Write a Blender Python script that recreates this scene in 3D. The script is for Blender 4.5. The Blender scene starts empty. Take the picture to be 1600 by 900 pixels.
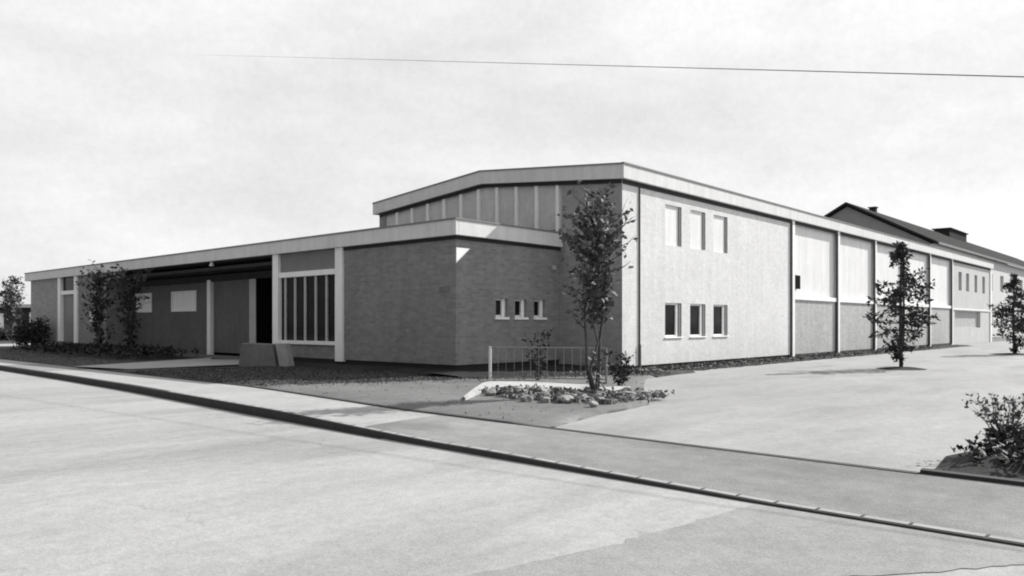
import bpy, bmesh, math, random
from mathutils import Vector, Matrix

S = bpy.context.scene
COL = S.collection
R = math.radians

# ------------------------------------------------------------------ helpers
class MB:
    """collects geometry of ONE mesh object"""
    def __init__(s): s.v = []; s.f = []
    def quad(s, a, b, c, d):
        n = len(s.v); s.v += [tuple(a), tuple(b), tuple(c), tuple(d)]; s.f.append((n, n+1, n+2, n+3))
    def poly(s, pts):
        n = len(s.v); s.v += [tuple(p) for p in pts]; s.f.append(tuple(range(n, n+len(pts))))
    def box(s, x0, x1, y0, y1, z0, z1):
        n = len(s.v)
        s.v += [(x0,y0,z0),(x1,y0,z0),(x1,y1,z0),(x0,y1,z0),(x0,y0,z1),(x1,y0,z1),(x1,y1,z1),(x0,y1,z1)]
        s.f += [tuple(n+i for i in q) for q in ((0,3,2,1),(4,5,6,7),(0,1,5,4),(1,2,6,5),(2,3,7,6),(3,0,4,7))]
    def prism(s, pts, ext):
        """closed outline pts (3D) extruded by the vector ext"""
        n = len(s.v); k = len(pts); e = Vector(ext)
        s.v += [tuple(p) for p in pts] + [tuple(Vector(p)+e) for p in pts]
        s.f.append(tuple(range(n+k-1, n-1, -1))); s.f.append(tuple(range(n+k, n+2*k)))
        for i in range(k):
            j = (i+1) % k; s.f.append((n+i, n+j, n+k+j, n+k+i))
    def tube(s, pts, radii, seg=7):
        n = len(s.v); k = len(pts)
        for i, p in enumerate(pts):
            p = Vector(p)
            d = (Vector(pts[min(i+1, k-1)]) - Vector(pts[max(i-1, 0)])).normalized()
            a = d.cross(Vector((0.31, 0.95, 0.05)) if abs(d.z) > .5 else Vector((0, 0, 1))).normalized(); b = d.cross(a)
            r = radii[i] if isinstance(radii, (list, tuple)) else radii
            for q in range(seg):
                t = 2*math.pi*q/seg
                s.v.append(tuple(p + a*(r*math.cos(t)) + b*(r*math.sin(t))))
        for i in range(k-1):
            for q in range(seg):
                w = (q+1) % seg
                s.f.append((n+i*seg+q, n+i*seg+w, n+(i+1)*seg+w, n+(i+1)*seg+q))
        s.f.append(tuple(n+q for q in reversed(range(seg)))); s.f.append(tuple(n+(k-1)*seg+q for q in range(seg)))
    def leaf(s, c, size, rng, up=0.35, narrow=0.62):
        """one small folded leaf"""
        d = Vector((rng.gauss(0,1), rng.gauss(0,1), rng.gauss(0,.8))).normalized()
        nrm = Vector((rng.gauss(0,1), rng.gauss(0,1), rng.gauss(up,1)))
        w = d.cross(nrm)
        if w.length < 1e-3: return
        w.normalize(); nrm = w.cross(d)
        L = size*rng.uniform(.5, 1.5); wd = L*narrow*.5
        c = Vector(c); n = len(s.v)
        s.v += [tuple(c), tuple(c + d*L*.45 + w*wd - nrm*L*.08), tuple(c + d*L), tuple(c + d*L*.45 - w*wd - nrm*L*.08)]
        s.f += [(n, n+1, n+2), (n, n+2, n+3)]
    def build(s, name, mat, parent=None, smooth=False, weld=False, bevel=0):
        me = bpy.data.meshes.new(name); me.from_pydata(s.v, [], s.f)
        if weld:
            bm = bmesh.new(); bm.from_mesh(me); bmesh.ops.remove_doubles(bm, verts=bm.verts, dist=1e-4)
            bmesh.ops.recalc_face_normals(bm, faces=bm.faces); bm.to_mesh(me); bm.free()
        if smooth:
            for p in me.polygons: p.use_smooth = True
        me.materials.append(mat)
        o = bpy.data.objects.new(name, me); COL.objects.link(o)
        if parent is not None: o.parent = parent
        if bevel:
            m = o.modifiers.new('bevel', 'BEVEL'); m.width = bevel; m.segments = 2; m.limit_method = 'ANGLE'
        return o

def tag(o, label=None, cat=None, group=None, kind=None):
    if label: o['label'] = label
    if cat: o['category'] = cat
    if group: o['group'] = group
    if kind: o['kind'] = kind
    return o

def empty(name, label, cat, loc=(0,0,0), rz=0, group=None):
    o = bpy.data.objects.new(name, None); COL.objects.link(o); o.location = loc; o.rotation_euler = (0,0,rz)
    o.empty_display_size = .2
    return tag(o, label, cat, group)

def struct(name, mb, m, **k):
    return tag(mb.build(name, m, **k), kind='structure')

def wall(mb, axis, c0, c1, u0, u1, z0, z1, holes=()):
    """slab wall with rectangular openings (u0,u1,z0,z1); axis 'x': plane x=const, u=y; axis 'y': plane y=const, u=x"""
    us = sorted({u0, u1, *[h[0] for h in holes], *[h[1] for h in holes]}); us = [u for u in us if u0 <= u <= u1]
    zs = sorted({z0, z1, *[h[2] for h in holes], *[h[3] for h in holes]}); zs = [z for z in zs if z0 <= z <= z1]
    def solid(i, j):
        if i < 0 or j < 0 or i >= len(us)-1 or j >= len(zs)-1: return False
        cu = (us[i]+us[i+1])/2; cz = (zs[j]+zs[j+1])/2
        return not any(h[0] < cu < h[1] and h[2] < cz < h[3] for h in holes)
    def P(u, c, z): return (c, u, z) if axis == 'x' else (u, c, z)
    for i in range(len(us)-1):
        for j in range(len(zs)-1):
            if not solid(i, j): continue
            a, b, e, f = us[i], us[i+1], zs[j], zs[j+1]
            for c in (c0, c1): mb.quad(P(a,c,e), P(b,c,e), P(b,c,f), P(a,c,f))
            if not solid(i-1, j): mb.quad(P(a,c0,e), P(a,c1,e), P(a,c1,f), P(a,c0,f))
            if not solid(i+1, j): mb.quad(P(b,c0,e), P(b,c1,e), P(b,c1,f), P(b,c0,f))
            if not solid(i, j-1): mb.quad(P(a,c0,e), P(a,c1,e), P(b,c1,e), P(b,c0,e))
            if not solid(i, j+1): mb.quad(P(a,c0,f), P(a,c1,f), P(b,c1,f), P(b,c0,f))

# ------------------------------------------------------------------ materials (all neutral greys: a black and white photograph)
class NT:
    def __init__(s, name):
        s.m = bpy.data.materials.new(name); s.m.use_nodes = True
        s.t = s.m.node_tree; s.n = s.t.nodes; s.b = s.n['Principled BSDF']
    def node(s, ty, **k):
        n = s.n.new(ty)
        for a, v in k.items():
            if hasattr(n, a): setattr(n, a, v)
            else: n.inputs[a].default_value = v
        return n
    def link(s, a, b): s.t.links.new(a, b)
    def noise(s, vec, scale, detail=4, rough=.6):
        n = s.n.new('ShaderNodeTexNoise'); n.inputs['Scale'].default_value = scale
        n.inputs['Detail'].default_value = detail; n.inputs['Roughness'].default_value = rough
        s.link(vec, n.inputs['Vector']); return n.outputs['Fac']
    def ramp(s, fac, stops):
        r = s.n.new('ShaderNodeValToRGB'); e = r.color_ramp.elements
        while len(e) > len(stops): e.remove(e[-1])
        while len(e) < len(stops): e.new(.5)
        for el, (p, v) in zip(e, stops): el.position = p; el.color = (v, v, v, 1)
        s.link(fac, r.inputs['Fac']); return r.outputs['Color']
    def math(s, op, a, b=None):
        n = s.n.new('ShaderNodeMath'); n.operation = op
        for i, x in enumerate((a, b)):
            if x is None: continue
            if isinstance(x, (int, float)): n.inputs[i].default_value = x
            else: s.link(x, n.inputs[i])
        return n.outputs[0]
    def bump(s, h, strength, dist=.02):
        b = s.n.new('ShaderNodeBump'); b.inputs['Strength'].default_value = strength; b.inputs['Distance'].default_value = dist
        s.link(h, b.inputs['Height']); s.link(b.outputs['Normal'], s.b.inputs['Normal'])
    def pos(s):
        return s.n.new('ShaderNodeNewGeometry').outputs['Position']

def grey(name, v, rough=.7, var=.12, scale=1.5, fine=30, bump=.15, spec=.3, streak=0):
    k = NT(name); p = k.pos()
    big = k.ramp(k.noise(p, scale, 5, .62), [(.25, v*(1-var)), (.75, min(1, v*(1+var)))])
    fn = k.noise(p, fine, 3)
    big = k.math('MULTIPLY', big, k.ramp(k.noise(p, 5.5, 3, .6), [(.3, 1-var*.5), (.7, 1+var*.5)]))
    mul = k.math('MULTIPLY', big, k.math('ADD', k.math('MULTIPLY', fn, .3*var*3), 1-.15*var*3))
    if streak:
        mp = k.n.new('ShaderNodeMapping'); mp.inputs['Scale'].default_value = (3, 3, .25); k.link(p, mp.inputs['Vector'])
        st = k.noise(mp.outputs[0], 1.6, 5, .65)
        mul = k.math('MULTIPLY', mul, k.ramp(st, [(.3, 1-streak), (.6, 1)]))
    k.link(mul, k.b.inputs['Base Color'])
    k.b.inputs['Roughness'].default_value = rough; k.b.inputs['Specular IOR Level'].default_value = spec
    if bump: k.bump(fn, bump, .01)
    return k.m

def brick(name, v, mortar, var=.16, bump=.5, streak=.08, bw=.25, bh=.083):
    k = NT(name); p = k.pos()
    sx = k.n.new('ShaderNodeSeparateXYZ'); k.link(p, sx.inputs[0])
    cb = k.n.new('ShaderNodeCombineXYZ'); k.link(k.math('ADD', sx.outputs[0], sx.outputs[1]), cb.inputs[0]); k.link(sx.outputs[2], cb.inputs[1])
    t = k.n.new('ShaderNodeTexBrick'); k.link(cb.outputs[0], t.inputs['Vector'])
    t.inputs['Color1'].default_value = (v*(1-var),)*3 + (1,); t.inputs['Color2'].default_value = (min(1, v*(1+var)),)*3 + (1,)
    t.inputs['Mortar'].default_value = (mortar,)*3 + (1,)
    t.inputs['Scale'].default_value = 1; t.inputs['Mortar Size'].default_value = .007; t.inputs['Mortar Smooth'].default_value = .3
    t.inputs['Brick Width'].default_value = bw; t.inputs['Row Height'].default_value = bh
    bwn = k.n.new('ShaderNodeRGBToBW'); k.link(t.outputs['Color'], bwn.inputs[0])
    big = k.math('MULTIPLY', k.ramp(k.noise(p, .7, 6, .65), [(.25, .92), (.75, 1.06)]), k.ramp(k.noise(p, 4.5, 3, .6), [(.3, .94), (.7, 1.05)]))
    fn = k.noise(p, 9, 4)
    mul = k.math('MULTIPLY', bwn.outputs[0], k.math('MULTIPLY', big, k.math('ADD', k.math('MULTIPLY', fn, .3), .85)))
    mp = k.n.new('ShaderNodeMapping'); mp.inputs['Scale'].default_value = (2.5, 2.5, .2); k.link(p, mp.inputs['Vector'])
    mul = k.math('MULTIPLY', mul, k.ramp(k.noise(mp.outputs[0], 1.3, 5, .7), [(.3, 1-streak), (.6, 1)]))
    k.link(mul, k.b.inputs['Base Color']); k.b.inputs['Roughness'].default_value = .85; k.b.inputs['Specular IOR Level'].default_value = .2
    h = k.math('ADD', k.math('MULTIPLY', t.outputs['Fac'], -1), k.math('MULTIPLY', fn, .5))
    k.bump(h, bump, .008)
    k.b.inputs['Specular IOR Level'].default_value = .2 if v > .06 else .02
    return k.m

def ground_mat(name, v, var=.18, scale=.25, mid=2.2, fine=40, bump=.4, stains=0, stretch=None, aggregate=.25, crack=0, joint=0):
    k = NT(name); p = k.pos()
    q = p
    if stretch:
        mp = k.n.new('ShaderNodeMapping'); mp.inputs['Scale'].default_value = stretch; k.link(p, mp.inputs['Vector']); q = mp.outputs[0]
    a = k.ramp(k.noise(q, scale, 5, .6), [(.3, 1-var), (.7, 1+var)])
    b = k.ramp(k.noise(q, mid, 5, .65), [(.3, 1-var*.6), (.7, 1+var*.6)])
    f = k.noise(p, fine, 3, .7)
    mul = k.math('MULTIPLY', k.math('MULTIPLY', a, b), k.math('ADD', k.math('MULTIPLY', f, aggregate*2), 1-aggregate))
    if stains:
        st = k.ramp(k.noise(q, scale*2.3, 4, .5), [(.52, 1), (.68, 1-stains)])
        mul = k.math('MULTIPLY', mul, st)
    grit = k.noise(p, 110, 2, .5)
    mul = k.math('MULTIPLY', mul, k.ramp(grit, [(.32, .78), (.5, 1.0), (.7, 1.12)]))
    mul = k.math('MULTIPLY', mul, k.ramp(k.noise(p, 7, 3, .65), [(.3, .91), (.7, 1.07)]))
    if crack:      # wandering cracks
        wn = k.n.new('ShaderNodeTexNoise'); wn.inputs['Scale'].default_value = 1.3; wn.inputs['Detail'].default_value = 4; k.link(p, wn.inputs['Vector'])
        ad = k.n.new('ShaderNodeVectorMath'); ad.operation = 'MULTIPLY_ADD'; k.link(wn.outputs['Color'], ad.inputs[0]); ad.inputs[1].default_value = (1.1,1.1,0); k.link(p, ad.inputs[2])
        vo = k.n.new('ShaderNodeTexVoronoi'); vo.feature = 'DISTANCE_TO_EDGE'; vo.inputs['Scale'].default_value = .22; k.link(ad.outputs[0], vo.inputs['Vector'])
        ln = k.ramp(vo.outputs['Distance'], [(0, 1-crack), (.0022, 1)])
        gate = k.ramp(k.noise(p, .35, 2), [(.48, 1), (.56, 0)])
        mx = k.n.new('ShaderNodeMix'); mx.data_type = 'FLOAT'; k.link(gate, mx.inputs[0]); k.link(ln, mx.inputs[2]); mx.inputs[3].default_value = 1
        mul = k.math('MULTIPLY', mul, mx.outputs[0])
    k.link(k.math('MULTIPLY', mul, v), k.b.inputs['Base Color'])
    k.b.inputs['Roughness'].default_value = .9; k.b.inputs['Specular IOR Level'].default_value = .15
    k.bump(f, bump, .012)
    return k.m

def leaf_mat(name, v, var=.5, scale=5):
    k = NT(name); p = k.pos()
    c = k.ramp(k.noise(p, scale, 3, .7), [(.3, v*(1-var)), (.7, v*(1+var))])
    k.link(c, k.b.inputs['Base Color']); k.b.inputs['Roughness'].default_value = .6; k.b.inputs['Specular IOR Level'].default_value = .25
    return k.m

def glass_mat(name, v, rough=.06):
    k = NT(name); p = k.pos()
    k.link(k.ramp(k.noise(p, 1.3, 4), [(.35, v*.4), (.7, v*1.6)]), k.b.inputs['Base Color'])
    k.b.inputs['Roughness'].default_value = rough; k.b.inputs['Specular IOR Level'].default_value = .1
    k.bump(k.noise(p, .8, 2), .02, .02)
    return k.m

M = dict(
    brick=brick('dark brick', .235, .265, var=.14, bump=.5, streak=.12),
    brick_hall=brick('hall gable brick', .31, .335, var=.11, bump=.5, streak=.1),
    brick_end=brick('haze-lit end brick', .32, .35, var=.13, bump=.35, streak=.1),  # wing brick lightened in its colour for haze and bounced light
    white_brick=brick('white painted brick', .68, .65, var=.035, bump=.3, streak=.1),
    plinth=grey('dark plinth', .025, .85, .2),
    fascia=grey('pale fascia', .66, .6, .06, 1.2, 25, .08, streak=.14),
    cap=grey('roof edge flashing', .2, .5, .15),
    roofing=grey('roof felt', .13, .9, .25, .6, 40, .3),
    white=grey('white paint', .86, .5, .05, 1.5, 30, .06, streak=.08),
    panel_white=grey('pale boarding', .74, .6, .06, .9, 20, .08, streak=.12),
    panel_grey=brick('grey brick infill', .43, .45, var=.08, bump=.3, streak=.14),
    end_wall=grey('far end render', .5, .85, .08, 1, 26, .2, streak=.1),
    clere=grey('clerestory obscured panel', .55, .35, .14, .8, 18, .05, .4, streak=.08),
    spandrel=grey('spandrel panel', .19, .7, .12),
    soffit=grey('dark eave shade', .025, .7, .25),
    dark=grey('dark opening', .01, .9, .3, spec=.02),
    door=grey('grey door', .2, .5, .1),
    mull=grey('grey mullion paint', .42, .5, .1),
    glass=glass_mat('window glass', .01),
    curtain=grey('pale window blind', .62, .6, .05, 2),
    dark_pipe=grey('dark downpipe and post shade', .08, .5, .2),
    jamb_shade=grey('grey jamb shade', .17, .7, .1),
    pipe=grey('grey pipe', .16, .5, .2),
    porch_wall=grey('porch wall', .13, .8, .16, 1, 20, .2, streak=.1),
    concrete=grey('weathered concrete', .15, .85, .22, 2, 35, .4),
    slab=grey('pale concrete slab', .3, .85, .15, 2.5, 35, .4),
    stone=grey('rockery stone', .24, .9, .5, 4, 22, .8),
    edging=grey('white concrete edging', .42, .8, .12, 3, 30, .3),
    iron=grey('painted iron', .6, .5, .12),
    rail=grey('grey iron', .2, .5, .12),
    bark=grey('bark', .07, .9, .35, 9, 45, .7),
    leaf=leaf_mat('tree foliage', .095),
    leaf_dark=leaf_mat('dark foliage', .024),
    leaf_mid=leaf_mat('mid foliage', .12, .5, 7),
    needle=leaf_mat('conifer needles', .04, .5, 6),
    cable=grey('cable sheath', .03, .6, .1),
    tiles=brick('roof tiles', .034, .025, var=.2, bump=.6, streak=.1, bw=.3, bh=.2),
    gable=grey('gable render', .3, .85, .1),
    house=grey('pale house render', .6, .85, .07),
    far_wall=grey('dark distant wall', .04, .9, .2, spec=.05),
    road=ground_mat('concrete road', .34, .13, .16, 1.6, 26, .35, stains=.2, stretch=(.5, 1.6, 1), aggregate=.24, crack=.16),
    added_strip=ground_mat('added dark strip', .27, .12, .5, 3, 40, .4),
    pave=ground_mat('pale pavement', .36, .1, .5, 3, 35, .3, stains=.1),
    pave_dark=ground_mat('asphalt pavement', .24, .2, .5, 3, 45, .45, stains=.25, stretch=(.8, .5, 1), crack=.3),
    fore=ground_mat('gravel forecourt', .31, .11, .22, 1.3, 30, .45, stains=.14, stretch=(.6, 1.5, 1), aggregate=.2),
    verge=ground_mat('bare sunlit verge', .165, .16, .5, 3, 60, .6),
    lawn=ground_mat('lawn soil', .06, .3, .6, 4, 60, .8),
    soil=ground_mat('bed soil', .026, .4, 1.2, 6, 45, .9),
    earth=ground_mat('open ground', .16, .25, .06, .8, 14, .6),
    path=ground_mat('path slabs', .34, .1, .8, 3, 40, .3),
    kerb=grey('kerb stone', .3, .85, .2, 2, 35, .4),
    grass=leaf_mat('grass blades', .055, .35, 2.0),
    kerb_dark=grey('shade-darkened kerb', .035, .8, .25, 3, 35, .4),
    rail_dark=grey('dark edging', .05, .8, .3, 3, 35, .3),
)

# ------------------------------------------------------------------ the ground
CAM = (-19.706, -13.215, 1.4)
def kerb_x(y):
    P = [(-60, -14.185355853632899), (-30, -13.685355853632899), (-10.51, -13.39), (-9.14, -13.32), (-7.42, -13.22), (-5.03, -13.09), (-1.33, -12.8), (5.13, -12.22), (9.96, -11.93), (16.68, -11.61), (40, -10.41), (140, -7.11)]
    for (a, xa), (b, xb) in zip(P, P[1:]):
        if a <= y <= b: return xa + (xb-xa)*(y-a)/(b-a)
def inner_x(y):
    P = [(-60,-12.4),(-11.1,-11.7),(-8.9,-11.62),(-3.25,-11.35),(2.2,-10.6),(22.2,-10.0),(140,-6.5)]
    for (a, xa), (b, xb) in zip(P, P[1:]):
        if a <= y <= b: return xa + (xb-xa)*(y-a)/(b-a)
def strip(mb, fa, fb, ys, z):
    for a, b in zip(ys, ys[1:]):
        mb.quad((fa(a),a,z),(fb(a),a,z),(fb(b),b,z),(fa(b),b,z))
def frange(a, b, n): return [a+(b-a)*i/n for i in range(n+1)]

g = MB(); g.quad((-900,-900,-.14),(1500,-900,-.14),(1500,1500,-.14),(-900,1500,-.14)); struct('ground', g, M['earth'])
g = MB(); strip(g, lambda y: -40, lambda y: kerb_x(y)+.02, frange(-60,140,80), -.12); struct('road', g, M['road'])
# kerb stones: a real step that drops towards the crossing in the foreground
def kerb_h(y): return 0.012 if y > -2 else (0.012 - .07*min(1, (-2-y)/4) if y > -7 else -.058 - .042*min(1, (-7-y)/3.5))
g = MB(); ys = frange(-40,-12,10) + frange(-11.5,20,90) + frange(22,140,40)
for a, b in zip(ys, ys[1:]):
    xa, xb, ha, hb = kerb_x(a), kerb_x(b), kerb_h(a), kerb_h(b)
    g.quad((xa,a,-.13),(xb,b,-.13),(xb+.015,b,hb),(xa+.015,a,ha))
    g.quad((xa+.015,a,ha),(xb+.015,b,hb),(xb+.15,b,hb),(xa+.15,a,ha))
    g.quad((xa+.15,a,ha),(xb+.15,b,hb),(xb+.16,b,-.13),(xa+.16,a,-.13))
struct('kerb', g, M['kerb_dark'], weld=True)  # stone coloured near black so its road face reads in shade
g = MB()
for a, b in zip(ys, ys[1:]):
    if b > 3: break
    b -= .025
    xa, xb, ha, hb = kerb_x(a)+.045, kerb_x(b)+.045, kerb_h(a)+.004, kerb_h(b)+.004
    g.quad((xa,a,ha),(xb,b,hb),(xb+.085,b,hb),(xa+.085,a,ha))
struct('kerb_top', g, M['kerb'])
g = MB(); strip(g, lambda y: kerb_x(y)-.04-.03*max(0,min(1,(y+6)/5)), lambda y: kerb_x(y)-.001, frange(-5,60,60), -.116); struct('gutter', g, M['kerb_dark'])  # dirty gutter, also darkened for the shade the kerb casts
eh_ = lambda y: .02 if y > -6 else .006
g = MB(); ys = frange(-11.15,2.3,40)
for a, b in zip(ys, ys[1:]):
    xa, xb = inner_x(a), inner_x(b)
    P = [(xa-.02,a,-.05),(xa-.02,a,eh_(a)),(xa+.075,a,eh_(a)),(xa+.075,a,-.05)]; Q = [(xb-.02,b,-.05),(xb-.02,b,eh_(b)),(xb+.075,b,eh_(b)),(xb+.075,b,-.05)]
    for k in range(3): g.quad(P[k],Q[k],Q[k+1],P[k+1])
struct('pavement_edging', g, M['rail_dark'], weld=True)
def pave_z(y): return 0 if y > -2 else (-.065*min(1, (-2-y)/4) if y > -7 else -.065 - .042*min(1, (-7-y)/3.5))
def pave(name, y0, y1, m, n, dz=0, fa=None, fb=None):
    g = MB(); ys = frange(y0, y1, n)
    fa = fa or (lambda y: kerb_x(y)+.155); fb = fb or inner_x
    for a, b in zip(ys, ys[1:]):
        za, zb = pave_z(a)+dz, pave_z(b)+dz
        g.quad((fa(a),a,za),(fb(a),a,dz),(fb(b),b,dz),(fa(b),b,zb))
    return struct(name, g, m)
pave('pavement', -4.3, 140, M['pave'], 60)
pave('asphalt_pavement', -60, -4.302, M['pave_dark'], 60)
pave('pavement_crossing', 12.6, 17.2, M['pave_dark'], 6, .004)
g = MB(); strip(g, lambda y: inner_x(y)+.02, lambda y: 70, frange(-60,-.02,40), -.03); struct('forecourt', g, M['fore'])
# added dark strip laid over the road beside the kerb, no real repair
g = MB()
rr = random.Random(5)
def rough(c, amp):
    o = []
    for (a, b) in zip(c, c[1:]):
        n = max(3, int(math.dist(a, b)/.09))
        for t in range(n): o.append((a[0]+(b[0]-a[0])*t/n + rr.gauss(0,amp), a[1]+(b[1]-a[1])*t/n + rr.gauss(0,amp)))
    return o + [c[-1]]
up = rough([(kerb_x(-10.3)-.01,-10.3),(-14.2,-10.25),(-15.4,-10.1),(-16.84,-9.72),(-18.4,-9.2),(-20.5,-8.6)], .015)
lo = rough([(kerb_x(-12.6)-.01,-12.6),(-14.3,-12.0),(-15.1,-11.35),(-15.93,-10.86),(-17.5,-10.3),(-20.5,-9.2)], .012)
m_ = min(len(up), len(lo)); up = [up[int(i*(len(up)-1)/(m_-1))] for i in range(m_)]; lo = [lo[int(i*(len(lo)-1)/(m_-1))] for i in range(m_)]
for (a, b), (c, d) in zip(zip(up, up[1:]), zip(lo, lo[1:])):
    g.quad((a[0],a[1],-.115),(b[0],b[1],-.115),(d[0],d[1],-.115),(c[0],c[1],-.115))
struct('added_road_strip', g, M['added_strip'])

# lawn with a cut edge: an undulating sheet a little above the pavement
LAWN = lambda y: inner_x(y) + .06
def lawn_right(y):   # boundary to the forecourt
    return 9.0
g = MB(); rr = random.Random(3)
def lawn_z(x, y):
    return .035 + .02*math.sin(x*1.3+y*.7) * math.cos(y*.9-x*.4)
edge = [(-11.38,-6.45),(-9.6,-6.0),(-8.8,-5.95),(-7.7,-5.75),(-6.5,-4.9),(-4.5,-3.6),(-2.2,-2.2),(0,-1.9)]
def lawn_low(x):
    if x <= edge[0][0]: return edge[0][1]
    for (xa, ya), (xb, yb) in zip(edge, edge[1:]):
        if xa <= x <= xb: return ya + (yb-ya)*(x-xa)/(xb-xa)
    return -1.9
NU, NV = 34, 110
grid = {}
for i in range(NU+1):
    for j in range(NV+1):
        v = j/NV
        yy = -6.5 + (60+6.5)*v**1.6
        x0 = LAWN(yy); x1 = 1.0 if yy < 38 else 30
        x = x0 + (x1-x0)*i/NU
        y = max(yy, lawn_low(x))
        grid[i, j] = (x, y, (-.034 if y == lawn_low(x) and x > -11.3 else lawn_z(x, y)) if i else .004)
SHADE_LINE = lambda x: 2.6 - .509*(x+10.51)  # bare verge meets dark lawn along the building's shadow edge, shade in the colours
g2 = MB()
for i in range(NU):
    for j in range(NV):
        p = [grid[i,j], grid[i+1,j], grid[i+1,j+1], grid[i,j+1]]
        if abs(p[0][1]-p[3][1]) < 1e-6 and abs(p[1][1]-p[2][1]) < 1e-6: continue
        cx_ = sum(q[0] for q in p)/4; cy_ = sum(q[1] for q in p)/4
        (g2 if cy_ < SHADE_LINE(cx_) + rr.uniform(-.25,.25) else g).quad(*p)
struct('bare_sunlit_verge', g2, M['verge'], weld=True, smooth=True)
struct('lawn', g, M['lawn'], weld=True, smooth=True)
# grass: short blades
g = MB(); rng = random.Random(11)
def in_lawn(x, y):
    if x < LAWN(y)+.03: return False
    if y < lawn_low(x)+.05: return False
    if x > -4.75 and y > 2.2: return False
    if -11 < x < -4.6 and 10.6 + .1*(x+11) < y < 15.2: return False   # the entrance path
    return x < -.3
cnt = 0
while cnt < 30000:
    x = rng.uniform(-11.6, -.3); y = rng.uniform(-6.5, 10) if rng.random() < .85 else rng.uniform(10, 36)
    if not in_lawn(x, y) or (y < SHADE_LINE(x)-rng.expovariate(3) and rng.random() < .985): continue
    d = math.hypot(x-CAM[0], y-CAM[1])
    h = rng.uniform(.018, .045); w = .005 + .0006*d
    a = rng.uniform(0, 6.28); t = rng.uniform(0, .6)
    z = lawn_z(x, y) - .01
    dx, dy = math.cos(a)*w, math.sin(a)*w
    n = len(g.v); g.v += [(x-dx,y-dy,z),(x+dx,y+dy,z),(x-dy*6*t,y+dx*6*t,z+h)]; g.f.append((n,n+1,n+2)); cnt += 1
tag(g.build('grass', M['grass']), kind='stuff')
# entrance path
g = MB()
pts = [(-10.45,13.6,.062),(-9.9,10.75,.062),(-6.2,10.7,.066),(-4.75,11.6,.066),(-3.4,11.7,.066),(-3.4,18,.066),(-4.75,16.2,.066),(-5.2,15.0,.066)]
pts.sort(key=lambda p: math.atan2(p[1]-13.4, p[0]+6.5)); g.poly(pts); struct('entrance_path', g, M['path'])
g = MB(); rng = random.Random(77)
for ax in (0, 1):
    us = frange(1.5, 11.1, 30) if ax == 0 else frange(-5.9, -.1, 18)
    rows = []
    for u in us:
        j = lambda a: rng.uniform(-a, a)
        rows.append([(-5.9+j(.15),u,.01),(-5.4+j(.06),u,.09+j(.02)),(-4.9,u,.12+j(.02)),(-4.6,u,.13)] if ax == 0 else [(u,.45+j(.2),.01),(u,1.0+j(.05),.09+j(.02)),(u,1.95,.125+j(.02)),(u,2.4,.135)])
    for a, b in zip(rows, rows[1:]):
        for k in range(3): g.quad(a[k],b[k],b[k+1],a[k+1])
struct('wing_foot_bed', g, M['soil'], weld=True, smooth=True)
g = MB(); g.quad((-9.3,40.5,.07),(-4.2,40.5,.07),(3,47,.07),(-7.5,47,.07)); struct('far_path', g, M['path'])

# ------------------------------------------------------------------ the hall
hall = empty('sports_hall', 'tall gabled hall with white long side wall and row of mullioned panels under its roof', 'hall', (0,0,0))
HX, HY, ZS, ZT, ZA = 51.6, 11.5, 5.72, 6.14, 6.66     # length, width, soffit, fascia top, apex
RUN = HY/2
def roof_z(y, base): return base + (ZA-ZT)*(1-abs(y-RUN)/RUN)
# windows of the near section
lowers = [(2.45,3.5),(4.07,5.14),(5.72,6.8)]
holes = [(a, b, .97, 2.08) for a, b in lowers] + [(a+.02, b, 3.95, 5.26) for a, b in lowers]
g = MB(); wall(g, 'y', 0, .3, 0, 12.6, .12, ZS+.05, holes); g.build('white_wall', M['white_brick'], hall, weld=True)
for a, b in lowers:
    f = MB()
    f.box(a+.001,a+.06,.07,.2,.97,2.08); f.box(b-.28,b-.151,.05,.2,.97,2.08)
    f.box(a+.06,b-.28,.07,.2,2.02,2.079); f.box(a+.06,b-.28,.07,.2,.971,1.03)
    w = f.build('window', M['white'], hall, bevel=.006)
    p = MB(); p.box(a+.06,b-.28,.1,.115,1.03,2.02); p.build('pane', M['glass'], w)
    s = MB(); s.box(a-.04,b+.04,-.04,.048,.93,.968); s.build('sill', M['white'], w, bevel=.008)
    s = MB(); s.box(b-.15,b-.001,.02,.2,.971,2.079); s.build('jamb_shade', M['jamb_shade'], w)  # grey board painted as the shade of the right jamb
    f = MB(); f.box(a+.021,b-.12,.06,.25,3.951,5.259); w = f.build('blank_panel', M['panel_white'], hall)
    f = MB(); f.box(b-.119,b-.001,.02,.25,3.951,5.259); f.build('jamb_shade', M['jamb_shade'], w)  # jamb shade again, put in as a grey board
g = MB(); g.box(-.005,HX-.3,.03,.25,-.05,.119); g.build('plinth', M['plinth'], hall)
# gable wall towards the entrance wing (upper part filled with panels behind mullions)
g = MB()
g.box(.002,.3,.3,2.3,-.05,ZS); g.box(.002,.3,2.3,HY-.4,-.05,4.3)
g.box(.002,.3,HY-.4,HY-.05,-.05,ZS)
n = len(g.v)
g.prism([(.003,.02,ZS),(.003,2.3,ZS),(.003,2.3,roof_z(2.3,ZS)),(.003,.02,roof_z(.02,ZS))],(.295,0,0))
g.build('gable_wall', M['brick_hall'], hall)
g = MB(); g.box(-.004,.001,.0,.302,.12,ZS); 
g.build('corner_edge', M['brick_hall'], hall)
g = MB(); y0, y1 = 2.302, HY-.38
g.prism([(.06,y0,4.2),(.06,y1,4.2),(.06,y1,roof_z(y1,ZS)),(.06,RUN,roof_z(RUN,ZS)),(.06,y0,roof_z(y0,ZS))],(.1,0,0))
g.build('panel_band', M['clere'], hall)
for k in range(10):
    y = 2.47 + .879*k
    if y > y1: break
    m = MB(); m.box(-.02,.058,y-.055,y+.055,4.3,roof_z(y,ZS)-.03); m.build('mullion', M['white'], hall)
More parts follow.
